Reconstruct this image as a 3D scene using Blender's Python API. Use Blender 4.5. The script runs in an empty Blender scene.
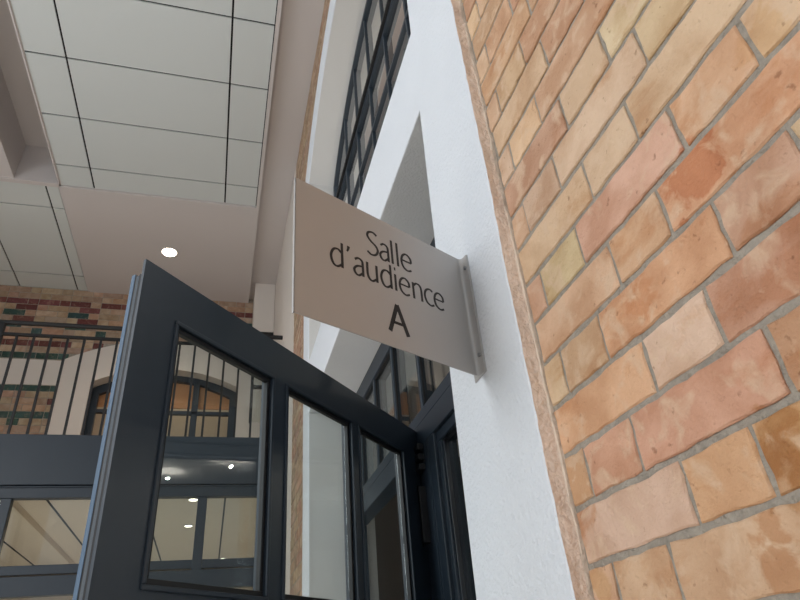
import bpy, bmesh, math, random
from mathutils import Vector, Matrix
rnd = random.Random(7)
C = bpy.context.scene.collection
EYE = 1.5            # camera height; all z below are measured from the eye
A = .475             # distance from the camera to the face of the brick wall
S = .449             # the plaster surround stands a little proud of the bricks
def W(x, y, z): return Vector((x, -y, z + EYE))   # x: along the hall, y: to the right, z: above the eye

# ---------------------------------------------------------------- materials
def lin(c):
    return tuple((v/255/12.92 if v/255 <= .04045 else ((v/255+.055)/1.055)**2.4) for v in c)
def nodes(name):
    m = bpy.data.materials.new(name); m.use_nodes = True
    nt = m.node_tree; b = nt.nodes['Principled BSDF']
    return m, nt, b
def N(nt, t, **k):
    n = nt.nodes.new(t)
    for a_, v in k.items():
        if a_.startswith('i_'): n.inputs[a_[2:].replace('_', ' ')].default_value = v
        else: setattr(n, a_, v)
    return n
def simple(name, rgb, rough=.6, metal=0, var=.06, scale=8, bump=0, bscale=200, spec=.5):
    m, nt, b = nodes(name)
    L = nt.links
    tc = N(nt, 'ShaderNodeTexCoord'); nz = N(nt, 'ShaderNodeTexNoise'); nz.inputs['Scale'].default_value = scale
    nz.inputs['Detail'].default_value = 5
    L.new(tc.outputs['Object'], nz.inputs['Vector'])
    mx = N(nt, 'ShaderNodeMix', data_type='RGBA')
    c = lin(rgb)
    mx.inputs[6].default_value = tuple(v*(1-var) for v in c) + (1,)
    mx.inputs[7].default_value = tuple(min(1, v*(1+var)) for v in c) + (1,)
    L.new(nz.outputs['Fac'], mx.inputs[0]); L.new(mx.outputs[2], b.inputs['Base Color'])
    b.inputs['Roughness'].default_value = rough; b.inputs['Metallic'].default_value = metal
    b.inputs['Specular IOR Level'].default_value = spec
    if bump:
        n2 = N(nt, 'ShaderNodeTexNoise'); n2.inputs['Scale'].default_value = bscale; n2.inputs['Detail'].default_value = 6
        L.new(tc.outputs['Object'], n2.inputs['Vector'])
        bp = N(nt, 'ShaderNodeBump'); bp.inputs['Strength'].default_value = 1; bp.inputs['Distance'].default_value = bump
        L.new(n2.outputs['Fac'], bp.inputs['Height']); L.new(bp.outputs['Normal'], b.inputs['Normal'])
    return m
def brick_mat(name, bump=.0012, patches=1.0, stains=()):
    m, nt, b = nodes(name); L = nt.links
    at = N(nt, 'ShaderNodeAttribute', attribute_name='Col')
    tc = N(nt, 'ShaderNodeTexCoord')
    off = N(nt, 'ShaderNodeVectorMath', operation='ADD')
    sc = N(nt, 'ShaderNodeVectorMath', operation='SCALE'); sc.inputs['Scale'].default_value = 23
    L.new(at.outputs['Color'], sc.inputs[0]); L.new(tc.outputs['Object'], off.inputs[0]); L.new(sc.outputs[0], off.inputs[1])
    n1 = N(nt, 'ShaderNodeTexNoise'); n1.inputs['Scale'].default_value = 11; n1.inputs['Detail'].default_value = 7; n1.inputs['Distortion'].default_value = .4
    L.new(off.outputs[0], n1.inputs['Vector'])
    r1 = N(nt, 'ShaderNodeValToRGB'); r1.color_ramp.elements[0].position = .36; r1.color_ramp.elements[1].position = .62
    r1.color_ramp.elements[0].color = (.84, .77, .70, 1); r1.color_ramp.elements[1].color = (1.08, 1.12, 1.15, 1)
    L.new(n1.outputs['Fac'], r1.inputs['Fac'])
    mu = N(nt, 'ShaderNodeMix', data_type='RGBA', blend_type='MULTIPLY'); mu.inputs[0].default_value = 1
    n5 = N(nt, 'ShaderNodeTexNoise'); n5.inputs['Scale'].default_value = 5.5; n5.inputs['Detail'].default_value = 9; n5.inputs['Roughness'].default_value = .62; n5.inputs['Distortion'].default_value = .5
    mp5 = N(nt, 'ShaderNodeMapping'); mp5.inputs['Scale'].default_value = (1, 1, 2.2)
    L.new(off.outputs[0], mp5.inputs['Vector']); L.new(mp5.outputs[0], n5.inputs['Vector'])
    r5 = N(nt, 'ShaderNodeValToRGB'); r5.color_ramp.elements[0].position = .55; r5.color_ramp.elements[1].position = .66
    r5.color_ramp.elements[0].color = (1, 1, 1, 1); r5.color_ramp.elements[1].color = (.86, .73, .61, 1)
    L.new(n5.outputs['Fac'], r5.inputs['Fac'])
    m5 = N(nt, 'ShaderNodeMix', data_type='RGBA', blend_type='MULTIPLY'); m5.inputs[0].default_value = patches
    L.new(at.outputs['Color'], m5.inputs[6]); L.new(r5.outputs['Color'], m5.inputs[7])
    L.new(m5.outputs[2], mu.inputs[6]); L.new(r1.outputs['Color'], mu.inputs[7])
    n2 = N(nt, 'ShaderNodeTexNoise'); n2.inputs['Scale'].default_value = 26; n2.inputs['Detail'].default_value = 8; n2.inputs['Distortion'].default_value = .5
    L.new(off.outputs[0], n2.inputs['Vector'])
    r2 = N(nt, 'ShaderNodeValToRGB'); r2.color_ramp.elements[0].position = .54; r2.color_ramp.elements[1].position = .68
    r2.color_ramp.elements[0].color = (0, 0, 0, 1); r2.color_ramp.elements[1].color = (.16+.46*patches,)*3 + (1,)
    L.new(n2.outputs['Fac'], r2.inputs['Fac'])
    m2 = N(nt, 'ShaderNodeMix', data_type='RGBA'); m2.inputs[7].default_value = lin((214, 186, 158)) + (1,)
    L.new(r2.outputs['Color'], m2.inputs[0]); L.new(mu.outputs[2], m2.inputs[6])
    n4 = N(nt, 'ShaderNodeTexNoise'); n4.inputs['Scale'].default_value = 70; n4.inputs['Detail'].default_value = 4
    L.new(off.outputs[0], n4.inputs['Vector'])
    r4 = N(nt, 'ShaderNodeValToRGB'); r4.color_ramp.elements[0].position = .26; r4.color_ramp.elements[1].position = .34
    r4.color_ramp.elements[0].color = (.62, .54, .48, 1); r4.color_ramp.elements[1].color = (1, 1, 1, 1)
    L.new(n4.outputs['Fac'], r4.inputs['Fac'])
    m3 = N(nt, 'ShaderNodeMix', data_type='RGBA', blend_type='MULTIPLY'); m3.inputs[0].default_value = 1
    L.new(m2.outputs[2], m3.inputs[6]); L.new(r4.outputs['Color'], m3.inputs[7])
    last = m3.outputs[2]
    for (P, rad, col) in stains:                                   # fired patches and stains with a shape of their own
        ds = N(nt, 'ShaderNodeVectorMath', operation='DISTANCE'); ds.inputs[1].default_value = P; L.new(tc.outputs['Object'], ds.inputs[0])
        ad = N(nt, 'ShaderNodeMath', operation='MULTIPLY_ADD'); ad.inputs[1].default_value = rad*4; L.new(n2.outputs['Fac'], ad.inputs[0]); L.new(ds.outputs['Value'], ad.inputs[2])
        mr = N(nt, 'ShaderNodeMapRange'); mr.inputs['From Min'].default_value = rad*3.1; mr.inputs['From Max'].default_value = rad*2.8; L.new(ad.outputs[0], mr.inputs['Value'])
        sm = N(nt, 'ShaderNodeMix', data_type='RGBA', blend_type='MULTIPLY'); sm.inputs[7].default_value = col + (1,)
        L.new(mr.outputs[0], sm.inputs[0]); L.new(last, sm.inputs[6]); last = sm.outputs[2]
    L.new(last, b.inputs['Base Color'])
    b.inputs['Roughness'].default_value = .75
    n3 = N(nt, 'ShaderNodeTexNoise'); n3.inputs['Scale'].default_value = 60; n3.inputs['Detail'].default_value = 8; n3.inputs['Roughness'].default_value = .6
    L.new(off.outputs[0], n3.inputs['Vector'])
    bp = N(nt, 'ShaderNodeBump'); bp.inputs['Distance'].default_value = bump*4.5
    n6 = N(nt, 'ShaderNodeTexNoise'); n6.inputs['Scale'].default_value = 260; n6.inputs['Detail'].default_value = 5
    L.new(tc.outputs['Object'], n6.inputs['Vector'])
    b6 = N(nt, 'ShaderNodeBump'); b6.inputs['Distance'].default_value = bump*1.1
    L.new(n6.outputs['Fac'], b6.inputs['Height']); L.new(b6.outputs['Normal'], bp.inputs['Normal'])
    L.new(n3.outputs['Fac'], bp.inputs['Height']); L.new(bp.outputs['Normal'], b.inputs['Normal'])
    return m
def glass_mat(name, tint=(.93, .96, .95), ior=1.52, refl=1.0):
    m = bpy.data.materials.new(name); m.use_nodes = True; nt = m.node_tree; nt.nodes.clear(); L = nt.links
    o = N(nt, 'ShaderNodeOutputMaterial'); mx = N(nt, 'ShaderNodeMixShader')
    tr = N(nt, 'ShaderNodeBsdfTransparent'); tr.inputs['Color'].default_value = tint + (1,)
    gl = N(nt, 'ShaderNodeBsdfGlossy'); gl.inputs['Roughness'].default_value = .0
    fr = N(nt, 'ShaderNodeFresnel'); fr.inputs['IOR'].default_value = ior
    ge = N(nt, 'ShaderNodeNewGeometry'); mr = N(nt, 'ShaderNodeMapRange'); mr.inputs['To Min'].default_value = ior; mr.inputs['To Max'].default_value = 1/ior
    L.new(ge.outputs['Backfacing'], mr.inputs['Value']); L.new(mr.outputs[0], fr.inputs['IOR'])   # same reflectance from either side of the pane
    L.new(fr.outputs[0], mx.inputs[0]); L.new(tr.outputs[0], mx.inputs[1]); L.new(gl.outputs[0], mx.inputs[2]); L.new(mx.outputs[0], o.inputs['Surface'])
    return m
def emit(name, rgb, s):
    m, nt, b = nodes(name)
    b.inputs['Emission Color'].default_value = lin(rgb) + (1,); b.inputs['Emission Strength'].default_value = s
    b.inputs['Base Color'].default_value = (.8, .8, .8, 1)
    return m
M = dict(
    brick=brick_mat('brick_faces', stains=[((0.387, -0.476, 1.953), 0.04, (0.82, 0.6, 0.48)), ((0.419, -0.476, 1.642), 0.035, (0.8, 0.68, 0.52)), ((0.472, -0.476, 1.565), 0.03, (0.84, 0.7, 0.58)), ((0.772, -0.476, 1.695), 0.04, (0.9, 0.78, 0.66)), ((0.527, -0.476, 1.871), 0.03, (0.92, 0.8, 0.7)), ((0.246, -0.476, 2.001), 0.03, (0.95, 0.9, 0.8)), ((0.761, -0.476, 1.579), 0.02, (0.9, 0.85, 0.7))]), pattern=brick_mat('glazed_pattern_brick', .0006, .0), mortar=simple('lime_mortar', (158, 150, 138), .9, var=.4, scale=55, bump=.010, bscale=120),
    plaster=simple('white_plaster', (218, 223, 229), .85, var=.03, scale=6, bump=.0035, bscale=130),
    stain=simple('stained_plaster_edge', (226, 204, 186), .9, var=.2, scale=45, bump=.006, bscale=140),
    reveal=simple('reveal_plaster', (208, 208, 206), .85, var=.02, scale=4, bump=.0006, bscale=120),
    lime=simple('lime_edge', (214, 196, 178), .9, var=.2, scale=60, bump=.004, bscale=150),
    ceil=simple('ceiling_paint', (204, 198, 196), .8, var=.01, scale=2),
    tile=simple('ceiling_panel', (206, 211, 210), .8, var=.012, scale=3),
    joint=simple('shadow_gap', (14, 14, 16), .9),
    floor=simple('stone_floor', (206, 200, 192), .5, var=.08, scale=3),
    wall=simple('painted_wall', (214, 206, 198), .8, var=.02),
    dark=simple('anthracite_paint', (38, 49, 60), .42, var=.03, scale=20, bump=.0001, bscale=600),
    black=simple('black_gasket', (16, 17, 19), .6), rail=simple('railing_paint', (15, 16, 19), .5),
    steel=simple('brushed_sign_metal', (174, 172, 170), .45, metal=.35, var=.02, scale=30),
    ink=simple('black_lettering', (28, 26, 27), .6), screw=simple('screw_steel', (150, 150, 152), .3, metal=1),
    glass=glass_mat('clear_glass'), wood=simple('timber_blind', (214, 150, 98), .6, var=.12, scale=6),
    inner=simple('courtroom_wall', (120, 112, 104), .8, var=.08, scale=2),
    tan=simple('back_room_wall', (206, 192, 174), .8, var=.05, scale=2),
    lamp=emit('lamp_diffuser', (255, 240, 214), 14), lamp2=emit('small_lamp_diffuser', (255, 240, 220), 6),
    seal=simple('brush_seal', (82, 89, 96), .8, var=.2, scale=300), edge=simple('edge_strip_sky_tint', (84, 108, 132), .25, var=.03),  # edge: sky reflection put into the strip's blue base colour
    chrome=simple('hinge_metal', (110, 112, 116), .3, metal=1),
)
# ---------------------------------------------------------------- mesh helpers
class MB:
    def __init__(s): s.v = []; s.f = []; s.m = []; s.c = []
    def face(s, idx, mi=0, col=None): s.f.append(idx); s.m.append(mi); s.c.append(col)
    def add(s, pts, faces, mi=0, col=None):
        o = len(s.v); s.v += [tuple(p) for p in pts]
        for f in faces: s.face([o+i for i in f], mi, col)
    def box(s, x0, x1, y0, y1, z0, z1, mi=0, col=None):
        x0, x1 = sorted((x0, x1)); y0, y1 = sorted((y0, y1)); z0, z1 = sorted((z0, z1))
        P = [W(x, y, z) for z in (z0, z1) for (x, y) in ((x0, y0), (x1, y0), (x1, y1), (x0, y1))]
        s.add(P, [(0, 1, 2, 3), (7, 6, 5, 4), (0, 4, 5, 1), (1, 5, 6, 2), (2, 6, 7, 3), (3, 7, 4, 0)], mi, col)
    def obox(s, fr, s0, s1, n0, n1, z0, z1, mi=0):     # box in a local frame fr(s, n, z)
        P = [fr(a_, b_, z) for z in (z0, z1) for (a_, b_) in ((s0, n0), (s1, n0), (s1, n1), (s0, n1))]
        s.add(P, [(0, 1, 2, 3), (7, 6, 5, 4), (0, 4, 5, 1), (1, 5, 6, 2), (2, 6, 7, 3), (3, 7, 4, 0)], mi)
    def cyl(s, p, q, r, n=16, mi=0, r2=None):
        p = Vector(p); q = Vector(q); ax = (q-p).normalized(); r2 = r if r2 is None else r2
        u = ax.orthogonal().normalized(); w = ax.cross(u); o = len(s.v)
        for c_, rr in ((p, r), (q, r2)):
            for i in range(n):
                t = 2*math.pi*i/n; s.v.append(tuple(c_ + (u*math.cos(t)+w*math.sin(t))*rr))
        for i in range(n): s.face([o+i, o+(i+1) % n, o+n+(i+1) % n, o+n+i], mi)
        s.face([o+i for i in range(n)][::-1], mi); s.face([o+n+i for i in range(n)], mi)
    def build(s, name, mats, parent=None, bevel=0, smooth=False, kind=None):
        me = bpy.data.meshes.new(name); me.from_pydata(s.v, [], s.f)
        if not isinstance(mats, (list, tuple)): mats = [mats]
        for m_ in mats: me.materials.append(m_)
        me.polygons.foreach_set('material_index', s.m)
        if any(c is not None for c in s.c):
            ca = me.color_attributes.new('Col', 'FLOAT_COLOR', 'CORNER'); k = 0
            buf = []
            for f, c in zip(s.f, s.c): buf += list((c or (.5, .5, .5)) + (1,) if len(c or (0, 0, 0)) == 3 else c)*len(f)
            ca.data.foreach_set('color', buf)
        bm = bmesh.new(); bm.from_mesh(me); bmesh.ops.recalc_face_normals(bm, faces=bm.faces); bm.to_mesh(me); bm.free()
        o = bpy.data.objects.new(name, me); C.objects.link(o)
        if parent: o.parent = parent; o.matrix_parent_inverse = parent.matrix_world.inverted() if False else Matrix.Translation(-parent.location)
        if bevel:
            b = o.modifiers.new('bevel', 'BEVEL'); b.width = bevel; b.segments = 2; b.limit_method = 'ANGLE'; b.harden_normals = False
        if smooth:
            for p in me.polygons: p.use_smooth = True
        if kind: o['kind'] = kind
        return o
def struct(name, mb, mats, **k):
    return mb.build(name, mats, kind='structure', **k)
def thing(name, loc, label=None, cat=None, group=None, kind=None):
    o = bpy.data.objects.new(name, None); C.objects.link(o); o.location = loc; o.empty_display_size = .1
    if label: o['label'] = label
    if cat: o['category'] = cat
    if group: o['group'] = group
    if kind: o['kind'] = kind
    return o
def copy_tree(o, parent=None):
    c = o.copy(); C.objects.link(c)
    if parent: c.parent = parent
    for ch in list(o.children): copy_tree(ch, c)
    return c

# ---------------------------------------------------------------- arch outlines (x, z)
def arch_top(x, x0, x1, spring, apex):
    c = (x0+x1)/2; h = (x1-x0)/2; r = apex-spring; R = (h*h+r*r)/(2*r)
    if abs(x-c) > h: return spring
    return apex-R+math.sqrt(R*R-(x-c)**2)
OX0, OX1, OSP, OAP = 1.645*A, 7.80*S, 7.10*S, 8.28*S       # outline of the hole in the brickwork
IX0, IX1, ISP, IAP = 2.34*S, 7.28*S, 6.82*S, 7.70*S        # clear opening inside the plaster surround
FLOOR = -1.5
def inner_near(z): return (2.506-.043*max(0, z)/S)*S if z > 0 else 2.506*S
WP = .665   # window plane
WALL_TOP = 4.27

# ---------------------------------------------------------------- the brick wall, brick by brick
def brick_colour(kind=None):
    if kind == 'green': b = (50, 78, 72); j = 8
    elif kind == 'red': b = (106, 58, 54); j = 10
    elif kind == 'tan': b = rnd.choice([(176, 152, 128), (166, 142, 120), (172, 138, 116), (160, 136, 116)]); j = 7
    else:
        b = rnd.choices([(205, 171, 139), (205, 166, 135), (197, 158, 128), (208, 176, 148), (201, 176, 142), (190, 147, 118), (205, 170, 148)], [7, 6, 4, 3, .8, .6, 2])[0]; j = 7
    k = rnd.uniform(-j, j)
    return lin(tuple(max(0, min(255, v+k+rnd.uniform(-3, 3))) for v in b))
def brick(mb, fr, x0, x1, z0, z1, depth, col, seg=3, jit=.0018, ch=.0016):
    """fr(x, d, z): d is depth below the face. Irregular outline, chamfered edge."""
    lo = []
    for (a0, b0, a1, b1) in ((x0, z0, x1, z0), (x1, z0, x1, z1), (x1, z1, x0, z1), (x0, z1, x0, z0)):
        L_ = math.hypot(a1-a0, b1-b0); n = max(1, round(L_/.018)) if seg > 1 else 1
        for i in range(n):
            t = i/n; lo.append((a0+(a1-a0)*t, b0+(b1-b0)*t))
    cx, cz = (x0+x1)/2, (z0+z1)/2; n = len(lo)
    pts = [(p[0]+rnd.uniform(-jit, jit), p[1]+rnd.uniform(-jit, jit)) for p in lo]
    d0 = rnd.uniform(0, .0022)
    def inset(p, c_): 
        return (p[0]+math.copysign(min(c_, abs(cx-p[0])*.8), cx-p[0]), p[1]+math.copysign(min(c_, abs(cz-p[1])*.8), cz-p[1]))
    o = len(mb.v)
    for p in pts: mb.v.append(tuple(fr(p[0], depth, p[1])))
    for p in pts: mb.v.append(tuple(fr(p[0], d0+ch*.9+rnd.uniform(0, .001), p[1])))
    for p in pts:
        q = inset(p, ch*rnd.uniform(.7, 1.6)); mb.v.append(tuple(fr(q[0], d0, q[1])))
    for i in range(n):
        j = (i+1) % n
        mb.face([o+i, o+j, o+n+j, o+n+i], 0, col); mb.face([o+n+i, o+n+j, o+2*n+j, o+2*n+i], 0, col)
    mb.face([o+2*n+i for i in range(n)], 0, col)
mb = MB()
fr = lambda x, d, z: W(x, A+d, z)
PITCH = .156*A; Z0 = .073*A; J = .0042
special = {(6, 1.41): (206, 182, 142), (3, 1.05): (214, 182, 158), (2, 1.05): (206, 158, 132), (1, 1.05): (204, 160, 122), (1, .69): (196, 156, 114), (5, .69): (208, 160, 126), (6, .69): (214, 172, 138), (8, .70): (212, 186, 150), (9, .69): (212, 188, 152), (6, 1.05): (210, 166, 142), (4, 1.05): (208, 160, 124), (10, 1.41): (218, 182, 146), (5, 1.05): (206, 166, 132), (2, 1.41): (204, 156, 128), (3, 1.41): (210, 164, 128)}
kmin = int((FLOOR-Z0)/PITCH)-1; kmax = int((WALL_TOP-Z0)/PITCH)+1
for k in range(kmin, kmax):
    z0 = Z0+k*PITCH+J; z1 = Z0+(k+1)*PITCH-J
    if z1 > WALL_TOP: z1 = WALL_TOP
    if z0 >= z1-.01: continue
    per = .711
    if k % 2 == 0: cuts = [1.523-.711*i for i in range(-11, 9)] + [1.289-.711*i for i in range(-11, 9)]
    else: cuts = [1.168-.711*i for i in range(-12, 8)] + [.928-.711*i for i in range(-12, 8)]
    cuts = sorted(c + rnd.uniform(-.012, .012) for c in cuts)
    for c0, c1 in zip(cuts, cuts[1:]):
        x0, x1 = c0*A+J*.75, c1*A-J*.75
        if x1 > 9.1*A: x1 = 9.1*A
        if x0 < -4.6*A or x1-x0 < .02: continue
        pieces = [(x0, x1)]
        if z0 < OAP:
            pieces = []
            if x0 < OX0-.012: pieces.append((x0, min(x1, OX0-.004)))
            if x1 > OX1+.012: pieces.append((max(x0, OX1+.004), x1))
            if x1 > OX0 and x0 < OX1 and z1 > OSP:
                zz = max(arch_top(min(max(x0, OX0), OX1), OX0, OX1, OSP, OAP), arch_top(min(x1, OX1), OX0, OX1, OSP, OAP))
                if z0 >= zz: pieces = [(x0, x1)]
                elif z1-zz > .015:
                    brick(mb, fr, max(x0, OX0), min(x1, OX1), zz+.004, z1, .016, brick_colour(), seg=1)
        for p0, p1 in pieces:
            if p1-p0 < .015: continue
            near = p1 < 2 and z0 < 2
            sc = [lin(v) for (kk, xm), v in special.items() if kk == k and abs((p0+p1)/2/A-xm) < .09]
            brick(mb, fr, p0, p1, z0, z1, .016, sc[0] if sc else brick_colour('tan' if p0 > 3.2 or z0 > 3.4 else None), seg=3 if near else 1, jit=.0015 if near else .0012)  # far and high bricks take darker tan: dimmer light put into the colour
bricks = mb
# mortar bed behind the bricks, the thickness of the wall and its back, all one structure
def wall_block(mb, y0, y1, mi, x_start=-4.6*A, x_end=9.1*A):
    mb.box(x_start, OX0, y0, y1, FLOOR, WALL_TOP, mi)
    mb.box(OX1, x_end, y0, y1, FLOOR, WALL_TOP, mi)
    n = 28
    for i in range(n):
        a0 = OX0+(OX1-OX0)*i/n; a1 = OX0+(OX1-OX0)*(i+1)/n
        mb.box(a0, a1, y0, y1, arch_top((a0+a1)/2, OX0, OX1, OSP, OAP), WALL_TOP, mi)
wall_block(bricks, A+.0042, .80, 1)
struct('wall_right', bricks, [M['brick'], M['mortar']])

# plaster surround: front band, stained outer edge, reveal
def outline(x0f, x1f, spring, apex, step=.02, z_from=FLOOR):
    pts = []; z = z_from
    while z < spring: pts.append((x0f(z), z)); z += step
    X0 = x0f(spring); X1 = x1f(spring); n = int((X1-X0)/step)
    for i in range(n+1):
        x = X0+(X1-X0)*i/n; pts.append((x, arch_top(x, X0, X1, spring, apex)))
    z = spring-step
    zs = []
    while z > z_from: zs.append(z); z -= step
    for z in zs+[z_from]: pts.append((x1f(z), z))
    return pts
def resample(p, n):
    d = [0]
    for a_, b_ in zip(p, p[1:]): d.append(d[-1]+math.dist(a_, b_))
    out = []; j = 0
    for i in range(n):
        t = d[-1]*i/(n-1)
        while j < len(d)-2 and d[j+1] < t: j += 1
        u = (t-d[j])/max(1e-9, d[j+1]-d[j]); out.append((p[j][0]+(p[j+1][0]-p[j][0])*u, p[j][1]+(p[j+1][1]-p[j][1])*u))
    return out
# match by sections so that the band stays regular
def section_pts(x0f, x1f, spring, apex, nv=260, na=120):
    out = [(x0f(FLOOR+(spring-FLOOR)*i/nv), FLOOR+(spring-FLOOR)*i/nv) for i in range(nv)]
    X0, X1 = x0f(spring), x1f(spring)
    out += [(X0+(X1-X0)*i/na, arch_top(X0+(X1-X0)*i/na, X0, X1, spring, apex)) for i in range(na+1)]
    out += [(x1f(spring-(spring-FLOOR)*(i+1)/nv), spring-(spring-FLOOR)*(i+1)/nv) for i in range(nv)]
    return out
outer = section_pts(lambda z: OX0+.002, lambda z: OX1-.002, OSP, OAP)
inner = section_pts(inner_near, lambda z: IX1, ISP, IAP)
mb = MB(); n = len(outer)
rough = []; q = 0
for i in range(n):
    q = q*.7+rnd.uniform(-.0022, .0022); rough.append(q)
rows = []
def row(f): rows.append([f(i) for i in range(n)])
row(lambda i: W(outer[i][0]-(.0032+rough[i]*.8 if i < n/2 else -.006), A+.012, outer[i][1]))
row(lambda i: W(outer[i][0]-(.0025+rough[i]*.8+rnd.uniform(-.001, .001) if i < n/2 else -.005), A-.001, outer[i][1]))
row(lambda i: W(outer[i][0]-(.001 if i < n/2 else -.001), A-.0025+rnd.uniform(-.0015, .0015), outer[i][1]))
row(lambda i: W(outer[i][0]+rnd.uniform(-.001, .001), S+.016+rnd.uniform(-.003, .003), outer[i][1]))
row(lambda i: W(outer[i][0]+(.000+rough[i] if i < n/2 else -.000-rough[i]), S+.002, outer[i][1]))
row(lambda i: W(outer[i][0]+(.003+rough[i] if i < n/2 else -.003-rough[i]), S, outer[i][1]))
for t in (.25, .5, .75): row(lambda i: W(*( (outer[i][0]*(1-t)+inner[i][0]*t), S, outer[i][1]*(1-t)+inner[i][1]*t)))
row(lambda i: W(inner[i][0]-(.005 if i < n/2 else -.005), S, inner[i][1]))
row(lambda i: W(inner[i][0], S+.005, inner[i][1]))
row(lambda i: W(inner[i][0], .80, inner[i][1]))
row(lambda i: W(outer[i][0], .80, outer[i][1]))
o = len(mb.v)
for r in rows: mb.v += [tuple(p) for p in r]
mat_of = [3, 3, 1, 1, 0, 0, 0, 0, 0, 0, 2, 2]
for k in range(len(rows)-1):
    for i in range(n-1): mb.face([o+k*n+i, o+k*n+i+1, o+(k+1)*n+i+1, o+(k+1)*n+i], mat_of[k])
struct('trim_1', mb, [M['plaster'], M['stain'], M['reveal'], M['lime']])

# slab between the two storeys inside the opening
FZ0, FZ1 = 1.325, 1.650
mb = MB(); mb.box(1.04, IX1+.01, S+.003, .95, FZ0, FZ1, 0)
struct('trim_2', mb, [M['plaster']], bevel=.004)

# ---------------------------------------------------------------- lower window: transom lights, side light, door frame
def frame_bars(bars, y0, y1, bevel=.003):
    mb = MB()
    for (x0, x1, z0, z1) in bars: mb.box(x0, x1, y0, y1, z0, z1)
    return mb
win = thing('window_1', W(2.2, WP, FLOOR), kind='structure')
bars = [(1.04, IX1, 1.235, 1.330), (1.04, IX1, .768, .812)]
f = frame_bars(bars, WP, WP+.07).build('window_frame', M['dark'], win, bevel=.003)
MULL = [1.26, 1.60, 1.945, 2.285, 2.615, 2.94]
for x in MULL:
    frame_bars([(x-.013, x+.013, .812, 1.235)], WP+.004, WP+.064).build('mullion', M['dark'], win, bevel=.003)
ed = [1.06]+MULL+[IX1-.02]
for x0, x1 in zip(ed, ed[1:]):
    frame_bars([(x0+.012, x1-.012, .806, 1.24)], WP+.017, WP+.022).build('glass_pane', M['glass'], win)
    bd = MB()
    for q in ((x0+.013, x1-.013, .812, .820), (x0+.013, x1-.013, 1.227, 1.235), (x0+.013, x0+.019, .820, 1.227), (x1-.019, x1-.013, .820, 1.227)):
        bd.box(q[0], q[1], WP+.010, WP+.017, q[2], q[3])
    bd.build('glazing_bead', M['black'], win)
dfr = thing('door_1', W(2.03, WP, FLOOR), kind='structure')
frame_bars([(1.04, IX1, .690, .768)], WP, WP+.075).build('head_rail', M['dark'], dfr, bevel=.003)
frame_bars([(1.845, 1.905, FLOOR, .690), (1.925, 2.03, FLOOR, .690), (1.905, 1.925, FLOOR, .690)], WP, WP+.075).build('door_post', M['dark'], dfr, bevel=.003)
frame_bars([(IX1-.07, IX1, FLOOR, .690)], WP, WP+.075).build('door_post', M['dark'], dfr, bevel=.003)
side = thing('window_2', W(1.45, WP, FLOOR), kind='structure')
frame_bars([(1.06, 1.845, .655, .690), (1.06, 1.095, FLOOR, .655), (1.815, 1.845, FLOOR, .655), (1.06, 1.845, FLOOR, FLOOR+.12)], WP+.012, WP+.07).build('window_frame', M['dark'], side, bevel=.003)
frame_bars([(1.09, 1.82, FLOOR+.1, .66)], WP+.034, WP+.04).build('glass_pane', M['glass'], side)
frame_bars([(1.806, 1.815, FLOOR+.12, .655), (1.095, 1.806, .646, .655)], WP+.02, WP+.034).build('glazing_bead', M['chrome'], side, bevel=.001)

# ---------------------------------------------------------------- upper arched window
UP = .628
up = thing('window_3', W(2.2, UP, FZ1), kind='structure')
mb = MB()
IN = section_pts(lambda z: IX0, lambda z: IX1, ISP, IAP, nv=40, na=60)
pts = [p for p in IN if p[1] >= FZ1-.1]
def ring(mb, pts, w, y0, y1, mi=0):
    cx = (IX0+IX1)/2; cz = 2.4
    o = len(mb.v); m_ = len(pts)
    for y in (y0, y1):
        for t in (0, w):
            for (x, z) in pts:
                xx = x+(t if x < cx else -t)*(1 if z < ISP+.02 else .6*abs(x-cx)/(IX1-cx)); zz = z-(t if z >= ISP else 0)
                mb.v.append(tuple(W(xx, y, zz)))
    for i in range(m_-1):
        a0, a1, b0, b1 = o+i, o+i+1, o+m_+i, o+m_+i+1
        c0, c1, d0, d1 = o+2*m_+i, o+2*m_+i+1, o+3*m_+i, o+3*m_+i+1
        mb.face([a0, a1, b1, b0], mi); mb.face([c0, c1, d1, d0], mi); mb.face([b0, b1, d1, d0], mi); mb.face([a0, a1, c1, c0], mi)
ring(mb, pts, .030, UP, UP+.06)
mb.build('window_frame', M['dark'], up)
for (z, w, nm) in ((2.835, .034, 'transom'), (2.47, .014, 'glazing_bar'), (2.10, .014, 'glazing_bar'), (1.70, .04, 'transom')):
    m2 = MB(); m2.box(IX0+.02, IX1-.02, UP+.004, UP+.055, z-w*.8, z+w*.8); m2.build(nm, M['dark'], up, bevel=.003)
    if w > .03:
        m3 = MB(); m3.box(IX0+.02, IX1-.02, UP-.012, UP+.004, z-.009, z+.009); m3.build('drip_bead', M['black'], up)
for i in range(6):
    x = 1.52-.33+.33*i
    m2 = MB(); m2.box(x-.008, x+.008, UP+.006, UP+.052, FZ1, arch_top(x, IX0, IX1, ISP, IAP)-.02); m2.build('mullion', M['dark'], up, bevel=.002)
mb = MB(); o = 0
P2 = [W(x, UP+.015, z) for (x, z) in pts]
mb.v = [tuple(p) for p in P2]; mb.face(list(range(len(P2))))
mb.build('glass_pane', M['glass'], up)

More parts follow.
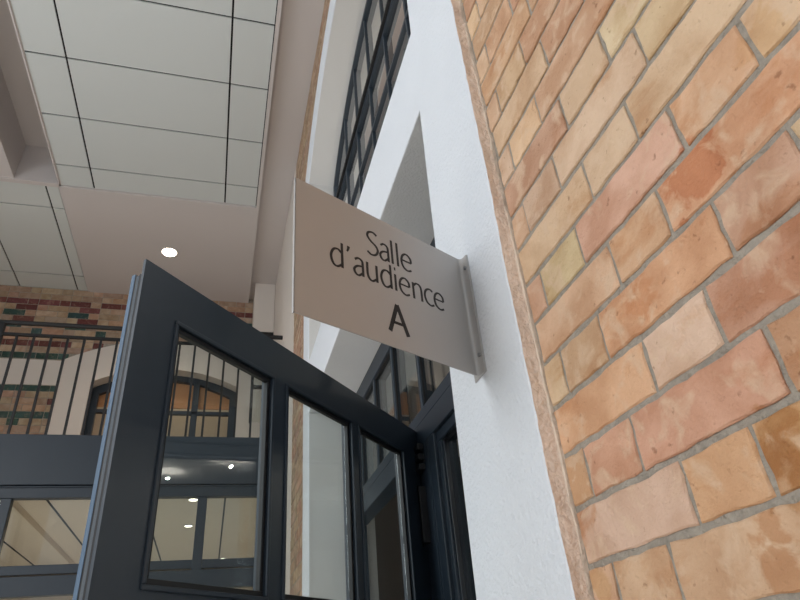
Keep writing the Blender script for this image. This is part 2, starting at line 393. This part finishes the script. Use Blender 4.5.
# ---------------------------------------------------------------- the open door leaf
H = (4.25*A, 1.4*A); T = (2.275*A, -.37*A)
dw = math.dist(H, T); d = ((H[0]-T[0])/dw, (H[1]-T[1])/dw); nn = (d[1], -d[0])
def DF(s, n_, z): return W(T[0]+d[0]*s+nn[0]*n_, T[1]+d[1]*s+nn[1]*n_, z)
leaf = thing('door_2', DF(dw, 0, FLOOR), 'open dark grey glazed door leaf with three tall panes, swung out below the sign', 'door', kind='structure')
BOT = FLOOR+.01; TOP = .757
wins = [(.103, .417), (.482, .790), (.840, 1.128)]
ROWS = [(BOT+.25, .085-.0), (.166, .650)]
ROWS = [(BOT+.25, .02), (.166, .650)]
def leaf_frame(mb, n0, n1, inset_, wi):
    s0, s1, z0, z1 = inset_, dw-inset_, BOT+inset_, TOP-inset_*10
    xs = [s0]+[v for w_ in wins for v in (w_[0]-wi, w_[1]+wi)]+[s1]
    for i in range(0, len(xs), 2): mb.obox(DF, xs[i], xs[i+1], n0, n1, z0, z1)
    zs = [z0]+[v for r_ in ROWS for v in (r_[0]-wi, r_[1]+wi)]+[z1]
    for w_ in wins:
        for i in range(0, len(zs), 2): mb.obox(DF, w_[0]-wi, w_[1]+wi, n0, n1, zs[i], zs[i+1])
mb = MB(); leaf_frame(mb, 0, .007, 0, 0); mb.build('door_face', M['dark'], leaf)
mb = MB(); leaf_frame(mb, .007, .022, .004, .004); mb.build('door_core', M['rail'], leaf)
mb = MB(); leaf_frame(mb, .022, .032, .003, .002); mb.build('back_flange', M['dark'], leaf)
mb = MB(); mb.obox(DF, -.0005, .003, .011, .0185, BOT+.02, TOP-.036); ob = mb.build('brush_seal', M['seal'], leaf)
mb = MB(); mb.obox(DF, -.001, .003, .0225, .032, BOT+.004, TOP-.030); ob = mb.build('edge_strip', M['edge'], leaf); ob['label'] = 'metal edge strip, sky reflection put into its blue colour'
mb = MB(); mb.obox(DF, -.0002, .004, .007, .011, BOT+.02, TOP-.034); mb.obox(DF, -.0002, .004, .0185, .0225, BOT+.02, TOP-.034)
mb.build('gasket', M['black'], leaf)
for (a0, a1) in wins:
    for (z0, z1) in ROWS:
        g = MB(); g.obox(DF, a0+.004, a1-.004, .016, .021, z0+.004, z1-.004); g.build('glass_pane', M['glass'], leaf)
        b = MB(); w_ = .011
        for (p, q, r, t) in ((a0, a1, z1-w_, z1), (a0, a1, z0, z0+w_), (a0, a0+w_, z0+w_, z1-w_), (a1-w_, a1, z0+w_, z1-w_)):
            b.obox(DF, p, q, .004, .016, r, t)
        b.build('glazing_bead', M['rail'], leaf, bevel=.0015)
        # raised outer moulding round the pane
        b = MB(); e = .009
        for (p, q, r, t) in ((a0-e, a1+e, z1, z1+e), (a0-e, a1+e, z0-e, z0), (a0-e, a0, z0, z1), (a1, a1+e, z0, z1)):
            b.obox(DF, p, q, -.005, .004, r, t)
        b.build('moulding', M['dark'], leaf, bevel=.002)
# hinges between leaf and post
for (z0, z1) in ((.36, .56), (-.55, -.35), (-1.35, -1.15)):
    hg = MB(); cx, cy = 2.035, WP-.028
    for i in range(3):
        a0 = z0+(z1-z0)*i/3; a1 = z0+(z1-z0)*(i+1)/3-.004
        hg.cyl(W(cx-.03, cy, a0), W(cx-.03, cy, a1), .014, 18)
    hh = hg.build('hinge', M['rail'], leaf)
    k = MB(); k.cyl(W(cx-.03, cy, z0+(z1-z0)/2-.006), W(cx-.03, cy, z0+(z1-z0)/2+.004), .0145, 18); k.build('hinge_collar', M['chrome'], hh)
    k = MB(); k.box(cx-.06, cx-.03, cy+.004, WP+.002, z0+.01, z1-.01); k.build('hinge_plate', M['rail'], hh, bevel=.002)
k = MB()
for i in range(3): k.box(1.955, 2.015, WP-.022, WP, .60+.035*i, .622+.035*i)
k.build('keeper_block', M['rail'], dfr, bevel=.003)

# ---------------------------------------------------------------- the sign
L0 = (.7586, .083); L1 = (.9420, .4425); sw = math.dist(L0, L1); u = ((L1[0]-L0[0])/sw, (L1[1]-L0[1])/sw); mm = (u[1], -u[0])
def SF(s, n_, z): return W(L0[0]+u[0]*s+mm[0]*n_, L0[1]+u[1]*s+mm[1]*n_, z)
sign = thing('wall_sign', W(.95, S, .46), 'brushed grey metal blade sign lettered Salle d\'audience A, projecting from white plaster', 'sign')
ZT, ZB = .7215, .4605
mb = MB()
fold = [(L0[0]+u[0]*(sw-.014), L0[1]+u[1]*(sw-.014)), (L1[0]+.002, L1[1]), (.921, S-.0045)]
cv = [tuple((1-t)**2*fold[0][k]+2*t*(1-t)*fold[1][k]+t*t*fold[2][k] for k in (0, 1)) for t in [i/10 for i in range(11)]]
for (a_, b_) in zip(cv, cv[1:]):
    dx, dy = b_[0]-a_[0], b_[1]-a_[1]; l_ = math.hypot(dx, dy); ox, oy = dy/l_*.0018, -dx/l_*.0018
    P = [W(x_, y_, z_) for z_ in (ZB, ZT) for (x_, y_) in (a_, b_, (b_[0]+ox, b_[1]+oy), (a_[0]+ox, a_[1]+oy))]
    mb.add(P, [(0, 1, 2, 3), (7, 6, 5, 4), (0, 4, 5, 1), (1, 5, 6, 2), (2, 6, 7, 3), (3, 7, 4, 0)])
mb.obox(SF, 0, sw-.014, 0, .0018, ZB, ZT); mb.obox(SF, 0, .0016, 0, .005, ZB, ZT)
mb.build('sign_panel', M['steel'], sign)
mb = MB(); mb.box(.921, .975, S-.0025, S-.0002, ZB+.002, ZT+.001)
fl = mb.build('mounting_flange', M['steel'], sign, bevel=.0006)
for z in (.694, .4985):
    k = MB(); k.cyl(W(.9290, S-.0090, z), W(.9290, S-.0030, z), .0040, 14); k.build('screw', M['screw'], fl)
def cr(pts, n=8):     # Catmull-Rom through the points
    if len(pts) < 3: return pts
    P = [pts[0]]+list(pts)+[pts[-1]]; out = []
    for i in range(1, len(P)-2):
        p0, p1, p2, p3 = P[i-1:i+3]
        for k_ in range(n):
            t = k_/n
            out.append(tuple(.5*((2*p1[j])+(-p0[j]+p2[j])*t+(2*p0[j]-5*p1[j]+4*p2[j]-p3[j])*t*t+(-p0[j]+3*p1[j]-3*p2[j]+p3[j])*t**3) for j in (0, 1)))
    out.append(pts[-1]); return out
E_ = [(.03, .56), (.68, .56), (.64, .84), (.38, 1.01), (.12, .86), (.0, .5), (.10, .14), (.38, -.02), (.66, .08)]
GL = {  # in units of the x-height; ascender 1.45
    'S': ([[(.66, 1.30), (.42, 1.42), (.12, 1.30), (.06, 1.05), (.26, .82), (.56, .62), (.68, .36), (.54, .08), (.26, -.02), (.0, .10)]], .70),
    'a': ([[(.08, .86), (.30, 1.0), (.52, .90), (.56, .62), (.56, .0)], [(.56, .58), (.22, .50), (.02, .27), (.10, .03), (.30, -.02), (.56, .20)]], .60),
    'l': ([[(.0, 0), (.0, 1.47)]], .0),
    'e': ([[(.03, .55), (.68, .55)], E_[1:]], .69),
    'd': ([[(.66, 0), (.66, 1.45)], [(.66, .82), (.42, 1.0), (.14, .88), (.0, .48), (.12, .08), (.36, -.02), (.66, .2)]], .67),
    "'": ([[(.10, 1.45), (.07, 1.28), (.0, 1.12)]], .1),
    'u': ([[(.0, 1.0), (.0, .34), (.10, .06), (.30, -.02), (.60, .2)], [(.60, 0), (.60, 1.0)]], .62),
    'i': ([[(.0, 0), (.0, 1.0)], [(-.04, 1.34), (.05, 1.34)]], .0),
    'n': ([[(.0, 0), (.0, 1.0)], [(.0, .78), (.24, 1.0), (.50, .94), (.58, .66), (.58, 0)]], .60),
    'c': ([[(.62, .92), (.40, 1.01), (.12, .86), (.0, .5), (.12, .12), (.40, -.02), (.64, .08)]], .62),
    'A': ([[(.0, 0), (.44, 1.45)], [(.44, 1.45), (.90, 0)], [(.17, .50), (.74, .50)]], .9),
}
def letter(ch, s0, z0, size, wt, slope=0, wx=1.0):
    mb = MB()
    for st in GL[ch][0]:
        p = st if (len(st) < 3) else cr(st)
        p = [(q[0]*size*wx, q[1]*size) for q in p]
        o = len(mb.v); m_ = len(p)
        for i, q in enumerate(p):
            a_ = p[max(0, i-1)]; b_ = p[min(m_-1, i+1)]
            dx, dz = b_[0]-a_[0], b_[1]-a_[1]; L_ = math.hypot(dx, dz) or 1; dx /= L_; dz /= L_
            hw = wt*.5*(.62+.38*abs(dz)); 
            if ch == 'i' and len(st) == 2 and st[0][1] > 1.2: hw = wt*.62
            if ch == "'": hw = wt*.5*(1.2-.6*i/m_)
            for sg in (-1, 1):
                S_, Z_ = s0+q[0]-dz*hw*sg, z0+q[1]+dx*hw*sg
                for dep in (-.0004, .0002): mb.v.append(tuple(SF(S_, dep, Z_+slope*S_)))
        for i in range(m_-1):
            a_ = o+4*i; b_ = a_+4
            mb.face([a_, b_, b_+2, a_+2]); mb.face([a_, a_+1, b_+1, b_]); mb.face([a_+2, b_+2, b_+3, a_+3])
        mb.face([o, o+2, o+3, o+1]); e = o+4*(m_-1); mb.face([e, e+1, e+3, e+2])
    mb.build('letter', M['ink'], sign)
XH = .0355
for ch, s_ in (('S', .1475), ('a', .1765), ('l', .2060), ('l', .2190), ('e', .2285)): letter(ch, s_+.001, .6315, XH, .0050)
for ch, s_ in (('d', .0695), ("'", .1030), ('a', .1165), ('u', .1460), ('d', .1765), ('i', .2100), ('e', .2195), ('n', .2530), ('c', .2815), ('e', .3065)): letter(ch, s_, .5755, .0345, .0050)
letter('A', .1880, .4895, .0385, .0085, wx=1.18)

# ---------------------------------------------------------------- floor, ceiling
XE = 6.80; XB = 5.20; YL = -3.6; XS = -5.0
mb = MB(); mb.box(XS, 11, YL-.3, 5.0, FLOOR-.1, FLOOR)
struct('floor', mb, [M['floor']])
CZ = 4.23
mb = MB()
GAP = .008
def panels(mb, xs, ys, z, gx=GAP, gy=GAP):
    for x0, x1 in zip(xs, xs[1:]):
        for y0, y1 in zip(ys, ys[1:]):
            mb.box(x0+gx/2, x1-gx/2, y0+gy/2, y1-gy/2, z, z+.012, 1)
XT = 4.95; YR = .145; YP = -1.665
panels(mb, [-4.94+.6*i for i in range(1)]+[XT-.285-.6*i for i in range(16, -1, -1)]+[XT], [YP, -1.372, -.165, YR], CZ, .016, .015)
panels(mb, [XT+.02, 5.30, 6.50, 6.82], [-3.6, -3.02, -2.41, -1.80, YP-.02], CZ, .015, .015)
mb.box(XS, 6.9, YL, .6, CZ+.03, CZ+.10, 2)                         # dark void over the joints (between the tray sides)
mb2 = MB()
mb2.box(XS, XE+.05, YR+.03, .60, CZ+.045, CZ+.2, 0); mb2.box(XS, XE+.05, YR, YR+.03, CZ-.016, CZ+.2, 0)                     # plain margin along the brick wall
mb2.box(XT, XE+.05, YP, YR, CZ-.016, CZ+.2, 0)                      # plain field with the downlight
mb2.box(XS, XT, YP-.012, YP, CZ-.012, CZ+.2, 0)
mb2.box(XT-.03, XT+.02, YP-.9, YP, CZ-.012, CZ+.2, 0)
mb2.box(XT+.02, XE, YP-.02, YP, CZ-.010, CZ+.01, 0)
mb2.box(XS, XT-.02, YL, -2.10, CZ, CZ+.2, 0)
# rebuild the dark void so that it leaves the raised tray open
mb.v = mb.v[:-8]; mb.f = mb.f[:-6]; mb.m = mb.m[:-6]; mb.c = mb.c[:-6]
mb.box(XS, XT, YP, YR, CZ+.013, CZ+.06, 2); mb.box(XT+.02, 6.82, YL, YP, CZ+.013, CZ+.06, 2)
TY0, TY1, TZ = -2.05, YP-.012, CZ+.44
mb2.box(XS, XT+.02, TY0-.05, TY1+.05, TZ, TZ+.05, 0)
mb2.box(XS, XT+.02, TY0-.05, TY0, CZ, TZ, 0); mb2.box(XS, XT+.02, TY1, TY1+.02, CZ, TZ, 0); mb2.box(XT-.02, XT+.02, TY0, TY1, CZ-.010, TZ, 0)
off = len(mb.v); mb.v += mb2.v
for f_ in mb2.f: mb.face([off+i for i in f_], 0)
struct('ceiling', mb, [M['ceil'], M['tile'], M['joint']])
# downlight
dl = thing('recessed_downlight', W(5.85, -.73, CZ-.016), 'round lit downlight in the plain plasterboard ceiling above the open door', 'ceiling light')
k = MB(); k.cyl(W(5.85, -.73, CZ-.021), W(5.85, -.73, CZ-.016), .092, 36); k.build('trim_ring', M['ceil'], dl, smooth=False)
k = MB(); k.cyl(W(5.85, -.73, CZ-.0225), W(5.85, -.73, CZ-.0205), .076, 36); k.build('lamp_diffuser', M['lamp'], dl)

# ---------------------------------------------------------------- end wall behind the gallery
mb = MB()
fe = lambda x, dd, z: W(XE+dd, x, z)     # x is the right-hand coordinate here
AX0, AX1, ASP, AAP = -1.45, .10, 3.045, 3.235       # window opening
SX0, SX1, SSP, SAP = -1.77, .44, 3.30, 3.60        # plaster surround outline
p = .0765; z = 1.90; k = 0
green_rows = {26: 'g', 0: 'g'}
nrow = int((CZ-1.86)/p)+1
def rowkind(zc, j):
    # coloured courses read from the photograph; j counts the bricks along the course
    full = {4.03: 'red', 3.49: 'red', 3.33: 'green', 2.97: 'green', 2.69: 'green'}
    single = {3.95: ('red', 1), 3.90: ('green', 0), 3.82: ('red', 1), 3.75: ('green', 0), 3.65: ('green', 2), 2.84: ('red', 0), 2.61: ('green', 2)}
    for z_, c_ in full.items():
        if abs(zc-z_) < p/2: return c_ if (c_ != 'red' or j % 7 < 6) else None
    for z_, (c_, ph) in single.items():
        if abs(zc-z_) < p/2: return c_ if j % 4 == ph else None
    return None
zz = CZ-.005; i = 0
while zz > 1.86:
    z1_, z0_ = zz-.003, zz-p+.003; zc = (z0_+z1_)/2
    y = -3.6-(.11 if i % 2 else 0); flip = i % 2; j = 0
    while y < .46:
        w_ = .22 if flip else .11; flip = not flip
        y0, y1 = y+.003, min(y+w_-.003, .47); yc = (y0+y1)/2; y += w_; j += 1
        if y1-y0 < .03: continue
        if yc < SX0 and 2.99 < zc < 3.29: continue                  # white band
        sx1 = SX1
        def cl(a0, a1):
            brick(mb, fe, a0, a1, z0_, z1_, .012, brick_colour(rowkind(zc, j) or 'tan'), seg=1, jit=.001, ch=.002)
        top = arch_top(yc, SX0, SX1, SSP, SAP) if SX0 < yc < SX1 else SSP
        if zc > top: cl(y0, y1)
        else:
            if y0 < SX0-.02: cl(y0, min(y1, SX0))
            if y1 > SX1+.03: cl(max(y0, SX1), y1)
    zz -= p; i += 1
def holed(mb, y0, y1, z0, z1, a0, a1, sp, ap, x0, x1, mi, top_f=None, n=24):
    mb.box(x0, x1, y0, a0, z0, z1, mi); mb.box(x0, x1, a1, y1, z0, z1, mi)
    for i in range(n):
        p0 = a0+(a1-a0)*i/n; p1 = a0+(a1-a0)*(i+1)/n
        mb.box(x0, x1, p0, p1, arch_top((p0+p1)/2, a0, a1, sp, ap)+.03, z1, mi)
holed(mb, YL, .475, 1.86, CZ+.044, AX0, AX1, ASP, AAP, XE+.005, XE+.30, 1)
struct('wall_end', mb, [M['pattern'], M['mortar']])
mb = MB(); n = 48
for i in range(n):                                                   # plaster surround of the gallery window + string band
    t0, t1 = i/n, (i+1)/n
    def co(t):
        return (SX0+(SX1-SX0)*t, arch_top(SX0+(SX1-SX0)*t, SX0, SX1, SSP, SAP)), (AX0+(AX1-AX0)*t, arch_top(AX0+(AX1-AX0)*t, AX0, AX1, ASP, AAP))
    (o0, i0), (o1, i1) = co(t0), co(t1)
    P = [W(XE-.02, *o0), W(XE-.02, *o1), W(XE-.02, *i1), W(XE-.02, *i0), W(XE+.03, *o0), W(XE+.03, *o1), W(XE+.28, *i1), W(XE+.28, *i0)]
    mb.add(P, [(0, 1, 2, 3), (4, 5, 1, 0), (3, 2, 6, 7)], 0)
for (yo, yi) in ((SX0, AX0), (SX1, AX1)):
    a_, b_ = W(XE-.02, yo, 1.86), W(XE-.02, yi, 1.86); c_ = arch_top(yo, SX0, SX1, SSP, SAP); e_ = arch_top(yi, AX0, AX1, ASP, AAP)
    P = [a_, b_, W(XE-.02, yi, e_), W(XE-.02, yo, c_), W(XE+.03, yo, 1.86), W(XE+.28, yi, 1.86), W(XE+.28, yi, e_), W(XE+.03, yo, c_)]
    mb.add(P, [(0, 1, 2, 3), (0, 3, 7, 4), (1, 5, 6, 2)], 0)
mb.box(XE-.02, XE+.03, YL, SX0, 2.99, 3.285, 0)
struct('trim_3', mb, [M['wall']])
gw = thing('window_4', W(XE+.2, -.67, 1.86), kind='structure')
mb = MB()
pp = [(AX0, 1.86)]+[(AX0+(AX1-AX0)*i/30, arch_top(AX0+(AX1-AX0)*i/30, AX0, AX1, ASP, AAP)) for i in range(31)]+[(AX1, 1.86)]
cx = (AX0+AX1)/2
def ringy(mb, pp, w, x0, x1):
    m_ = len(pp); o = len(mb.v)
    for x in (x0, x1):
        for t in (0, w):
            for (y, z) in pp: mb.v.append(tuple(W(x, y+(t if y < cx-.5 else -t if y > cx+.5 else 0), z-(t if z > 2.9 else 0))))
    for i in range(m_-1):
        a0, a1, b0, b1, c0, c1, d0, d1 = [o+j*m_+i+q for j in range(4) for q in (0, 1)]
        for q in ([a0, a1, b1, b0], [c0, c1, d1, d0], [b0, b1, d1, d0], [a0, a1, c1, c0]): mb.face(q)
ringy(mb, pp, .07, XE+.14, XE+.20); mb.build('window_frame', M['dark'], gw)
for y in (-.93, -.35):
    k = MB(); k.box(XE+.145, XE+.195, y-.035, y+.035, 1.86, 3.2); k.build('mullion', M['dark'], gw, bevel=.003)
k = MB(); k.box(XE+.145, XE+.195, AX0+.03, AX1-.03, 2.76, 2.80); k.build('transom', M['dark'], gw, bevel=.003)
k = MB(); k.v = [tuple(W(XE+.17, y, z)) for (y, z) in pp]; k.face(list(range(len(pp)))); k.build('glass_pane', M['glass'], gw)
k = MB(); k.box(XE+.22, XE+.235, AX0+.05, AX1-.05, 2.86, 3.2)
for i in range(9): k.box(XE+.218, XE+.222, AX0+.05, AX1-.05, 2.87+.036*i, 2.873+.036*i)
k.build('blind', M['wood'], gw)
# room glimpsed behind the gallery window
mb = MB(); mb.box(XE+1.6, XE+1.7, -2.4, .9, 1.86, 4.2, 0); mb.box(XE+.3, XE+1.7, -2.5, -2.4, 1.86, 4.2, 0); mb.box(XE+.3, XE+1.7, .9, 1.0, 1.86, 4.2, 0); mb.box(XE+.3, XE+1.7, -2.5, 1, 4.2, 4.3, 0)
struct('wall_gallery_room', mb, [M['tan']])
# gallery slab, right-hand plaster return, ceiling casing
mb = MB(); mb.box(XB+.1, XE, YL, 1.0, 1.50, 1.855, 0); 
struct('trim_4', mb, [M['tan']])
mb = MB(); mb.box(9.1*A, XE+.3, A, .80, FLOOR, 4.27, 0); mb.box(XS, -4.6*A, A, .80, FLOOR, 4.27, 0)
struct('wall_side_return', mb, [M['wall']])
cas = thing('ceiling_casing', W(6.6, .35, 3.59), 'white boxed casing fixed under the ceiling in the far right corner', 'casing')
k = MB(); k.box(6.42, XE-.001, .235, A-.002, 3.60, CZ+.044); k.build('casing_box', M['wall'], cas, bevel=.004)
k = MB(); k.box(6.425, XE-.001, .24, A-.004, 3.56, 3.598); k.build('dark_trim', M['black'], cas)  # black strip under the casing, where the dark window frame starts
gs = thing('window_5', W(6.6, .35, 2.6), kind='structure')
k = MB()
for q in ((.245, .27, 2.5, 3.555), (.445, .47, 2.5, 3.555), (.245, .47, 3.38, 3.42), (.245, .47, 2.9, 2.93)): k.box(6.45, 6.50, q[0], q[1], q[2], q[3])
k.build('window_frame', M['rail'], gs); k = MB(); k.box(6.47, 6.475, .25, .465, 2.5, 3.55); k.build('glass_pane', M['glass'], gs)

# ---------------------------------------------------------------- gallery front: steel beam, glazed screen below, railing above
mb = MB(); mb.box(XB-.03, XB+.10, YL, A-.002, 1.468, 1.862); mb.box(XB-.015, XB+.10, YL, A-.002, 1.450, 1.464); 
struct('trim_5', mb, [M['dark']], bevel=.004)
scr = thing('window_6', W(XB, -1, FLOOR), kind='structure')
def bar(name, y0, y1, z0, z1, x0=XB-.02, x1=XB+.05):
    k = MB(); k.box(x0, x1, y0, y1, z0, z1); return k.build(name, M['dark'], scr, bevel=.004)
bar('head_rail', YL, A-.002, 1.372, 1.448)
bar('transom', YL, A-.002, .70, .83); bar('transom', YL, A-.002, .84, .903, XB-.012)
MY = [-3.42, -2.80, -1.515, -.84, -.128, .44]
for y in MY: bar('mullion', y-.036, y+.036, FLOOR, 1.372, XB-.016)
for y0, y1 in zip(MY, MY[1:]):
    for z0, z1 in ((.903, 1.372), (FLOOR+.1, .70)):
        k = MB(); k.box(XB+.012, XB+.018, y0+.03, y1-.03, z0-.01, z1+.01); k.build('glass_pane', M['glass'], scr)
rl = thing('balcony_railing', W(XB+.04, -1.2, 1.862), 'black metal railing with thin upright bars along the gallery edge', 'railing')
k = MB(); k.cyl(W(XB+.04, YL, 2.882), W(XB+.04, A-.004, 2.882), .021, 14); k.build('handrail', M['rail'], rl, smooth=False)
k = MB(); k.box(XB+.028, XB+.052, YL, A-.004, 2.756, 2.780); k.build('top_bar', M['rail'], rl)
y = -1.37-.132*16; i = 0
while y < .44:
    k = MB()
    if i == 12: k.box(XB+.018, XB+.062, y-.022, y+.022, 1.862, 2.87); k.build('post', M['rail'], rl)
    else: k.box(XB+.031, XB+.049, y-.009, y+.009, 1.862, 2.76); k.build('baluster', M['rail'], rl)
    y += .132; i += 1

# ---------------------------------------------------------------- room under the gallery
mb = MB()
mb.box(10.4, 10.5, YL, 1.0, FLOOR, 1.5, 0); mb.box(XB+.05, 10.4, .80, .9, FLOOR, 1.5, 0); mb.box(XB+.05, 10.4, YL-.1, YL, FLOOR, 1.5, 0)
mb.box(7.6, 8.0, -1.15, -.85, FLOOR, 1.5, 0)
struct('wall_back_room', mb, [M['tan']])
mb = MB(); mb.box(XE, 10.5, YL, 1.0, 1.5, 1.85, 0)
mb.box(XB+.1, 10.4, -1.75, -1.60, 1.44, 1.5, 0)
struct('ceiling_back_room', mb, [M['tan']])
mb = MB()
for y in (-2.05, -1.37, -.64, .05): mb.box(XB+.4, 10.4, y-.008, y+.008, 1.494, 1.4995)
o = struct('trim_6', mb, [M['joint']])
def small_light(x, y, lab):
    t = thing('recessed_spotlight', W(x, y, 1.5), lab, 'ceiling light', 'spotlights in the room under the gallery')
    k = MB(); k.cyl(W(x, y, 1.492), W(x, y, 1.4998), .05, 20); k.build('trim_ring', M['ceil'], t)
    k = MB(); k.cyl(W(x, y, 1.490), W(x, y, 1.4925), .036, 20); k.build('lamp_diffuser', M['lamp2'], t)
small_light(6.75, -.28, 'larger bright spotlight seen through the near door pane under the gallery')
small_light(5.75, -.22, 'spotlight closest behind the dark glazed screen under the gallery')
small_light(8.6, .10, 'spotlight deepest in the room under the gallery')

# ---------------------------------------------------------------- rooms behind the arched opening
mb = MB(); mb.box(.4, 4.4, 4.2, 4.3, FLOOR, 4.3, 0); mb.box(.3, .4, .80, 4.3, FLOOR, 4.3, 0); mb.box(4.4, 4.5, .80, 4.3, FLOOR, 4.3, 0)
struct('wall_courtroom', mb, [M['inner']])
mb = MB(); mb.box(.4, 4.4, .95, 4.2, 1.45, 1.6, 0); mb.box(.4, 4.4, .80, 4.2, 4.2, 4.3, 0)
struct('ceiling_courtroom', mb, [M['ceil']])

# ---------------------------------------------------------------- left side of the hall: wall with tall windows
mb = MB(); WT = .3
wx = [(-3.6, -2.0), (-.8, .8), (2.0, 3.6), (4.8, 6.0)]
cuts_ = [XS]+[v for w_ in wx for v in w_]+[11]
for i in range(0, len(cuts_), 2): mb.box(cuts_[i], cuts_[i+1], YL-WT, YL, FLOOR, CZ+.3)
for a0, a1 in wx: mb.box(a0, a1, YL-WT, YL, FLOOR, -.6); mb.box(a0, a1, YL-WT, YL, 3.4, CZ+.3)
struct('wall_left', mb, [M['wall']])
for i, (a0, a1) in enumerate(wx):
    w_ = thing('window_%d' % (7+i), W((a0+a1)/2, YL-.15, -.6), kind='structure')
    k = MB()
    for q in ((a0, a0+.05, -.6, 3.4), (a1-.05, a1, -.6, 3.4), (a0, a1, -.6, -.55), (a0, a1, 3.35, 3.4), ((a0+a1)/2-.03, (a0+a1)/2+.03, -.6, 3.4), (a0, a1, 1.2, 1.27), (a0, a1, 2.4, 2.44)):
        k.box(q[0], q[1], YL-.18, YL-.12, q[2], q[3])
    k.build('window_frame', M['dark'], w_)

# ---------------------------------------------------------------- light
COURT = [(1.74, 2.73, 1.40), (1.717, 3.17, 1.40), (1.307, 3.5, 1.40)]
w = bpy.data.worlds.new('World'); bpy.context.scene.world = w; w.use_nodes = True
bg = w.node_tree.nodes['Background']; bg.inputs['Color'].default_value = (.80, .90, 1.0, 1); bg.inputs['Strength'].default_value = .9
def area(name, loc, target, size, size_y, energy, col, spread=180):
    ld = bpy.data.lights.new(name, 'AREA'); ld.shape = 'RECTANGLE'; ld.size = size; ld.size_y = size_y; ld.energy = energy; ld.color = col
    ld.spread = math.radians(spread)
    o = bpy.data.objects.new(name, ld); C.objects.link(o); o.location = loc
    o.rotation_euler = (target-loc).to_track_quat('-Z', 'Y').to_euler(); return o
area('added_daylight_left', W(.0, YL-.1, 2.0), W(.9, .4, .6), 1.6, 2.6, 98, (.92, .96, 1.0))  # added area lamp in place of daylight through an unseen left window
area('added_daylight_far', W(2.8, YL-.1, 2.0), W(3.2, .4, .8), 1.6, 2.6, 30, (.95, .97, 1.0))  # second added area lamp, daylight from the unseen left side further along
area('back_room_lighting', W(7.5, -1.2, 1.2), W(7.5, -1.2, -1), 3, 2.4, 28, (1.0, .92, .82))
area('back_room_uplight', W(7.5, -1.2, -1.2), W(7.5, -1.2, 3), 4, 3, 24, (1.0, .92, .82))
area('gallery_room_lighting', W(XE+.9, -.7, 4.0), W(XE+.9, -.7, 1.9), 1, 1.5, 8, (1.0, .84, .66))
area('courtroom_upper_fill', W(2.4, 2.6, 4.1), W(2.4, 2.6, 0), 2, 2, 120, (1.0, .95, .9))  # added unseen lamp, lightens the upper window panes
for i, (x, y, z) in enumerate(COURT):
    pl = bpy.data.lights.new('courtroom_lamp', 'POINT'); pl.energy = 6; pl.color = (1, .93, .84); pl.shadow_soft_size = .009
    po = bpy.data.objects.new('courtroom_lamp', pl); C.objects.link(po); po.location = W(x, y, z)
sp = bpy.data.lights.new('downlight_beam', 'SPOT'); sp.energy = 60; sp.color = (1, .86, .72); sp.spot_size = math.radians(110); sp.spot_blend = .6; sp.shadow_soft_size = .06
so = bpy.data.objects.new('downlight_beam', sp); C.objects.link(so); so.location = W(5.85, -.73, CZ-.03)

sd = bpy.data.lights.new('bounce_sun', 'SUN'); sd.energy = 10; sd.angle = math.radians(1); sd.color = (1, .95, .88)  # added sunlight, out of view, bounces off the floor to lift the soffit
so2 = bpy.data.objects.new('bounce_sun', sd); C.objects.link(so2); so2.rotation_euler = Vector((.25, -.57, -.80)).to_track_quat('-Z', 'Y').to_euler()
# ---------------------------------------------------------------- camera
R = ((-.2590, .5280, .8089), (.9630, .0732, .2605), (-.0783, -.8460, .5274))   # rows: along, right, up; columns: image right, image down, view
import mathutils
def cw(c): return Vector((R[0][c], -R[1][c], R[2][c]))
cr_, cd, cf = cw(0).normalized(), cw(1), cw(2)
cf = cf.normalized(); cr_ = (cr_-cf*cr_.dot(cf)).normalized(); cu = cr_.cross(cf).normalized()
cu = -cd if cu.dot(-cd) < 0 else cu
m4 = Matrix((( cr_.x, cu.x, -cf.x, 0), (cr_.y, cu.y, -cf.y, 0), (cr_.z, cu.z, -cf.z, EYE), (0, 0, 0, 1)))
cam = bpy.data.cameras.new('camera'); co_ = bpy.data.objects.new('camera', cam); C.objects.link(co_); co_.matrix_world = m4
cam.sensor_width = 36; cam.lens = 612*36/800; cam.clip_start = .02
bpy.context.scene.camera = co_
vs = bpy.context.scene.view_settings; vs.view_transform = 'Standard'; vs.look = 'None'; vs.exposure = 0; vs.gamma = 1; vs.use_curve_mapping = False
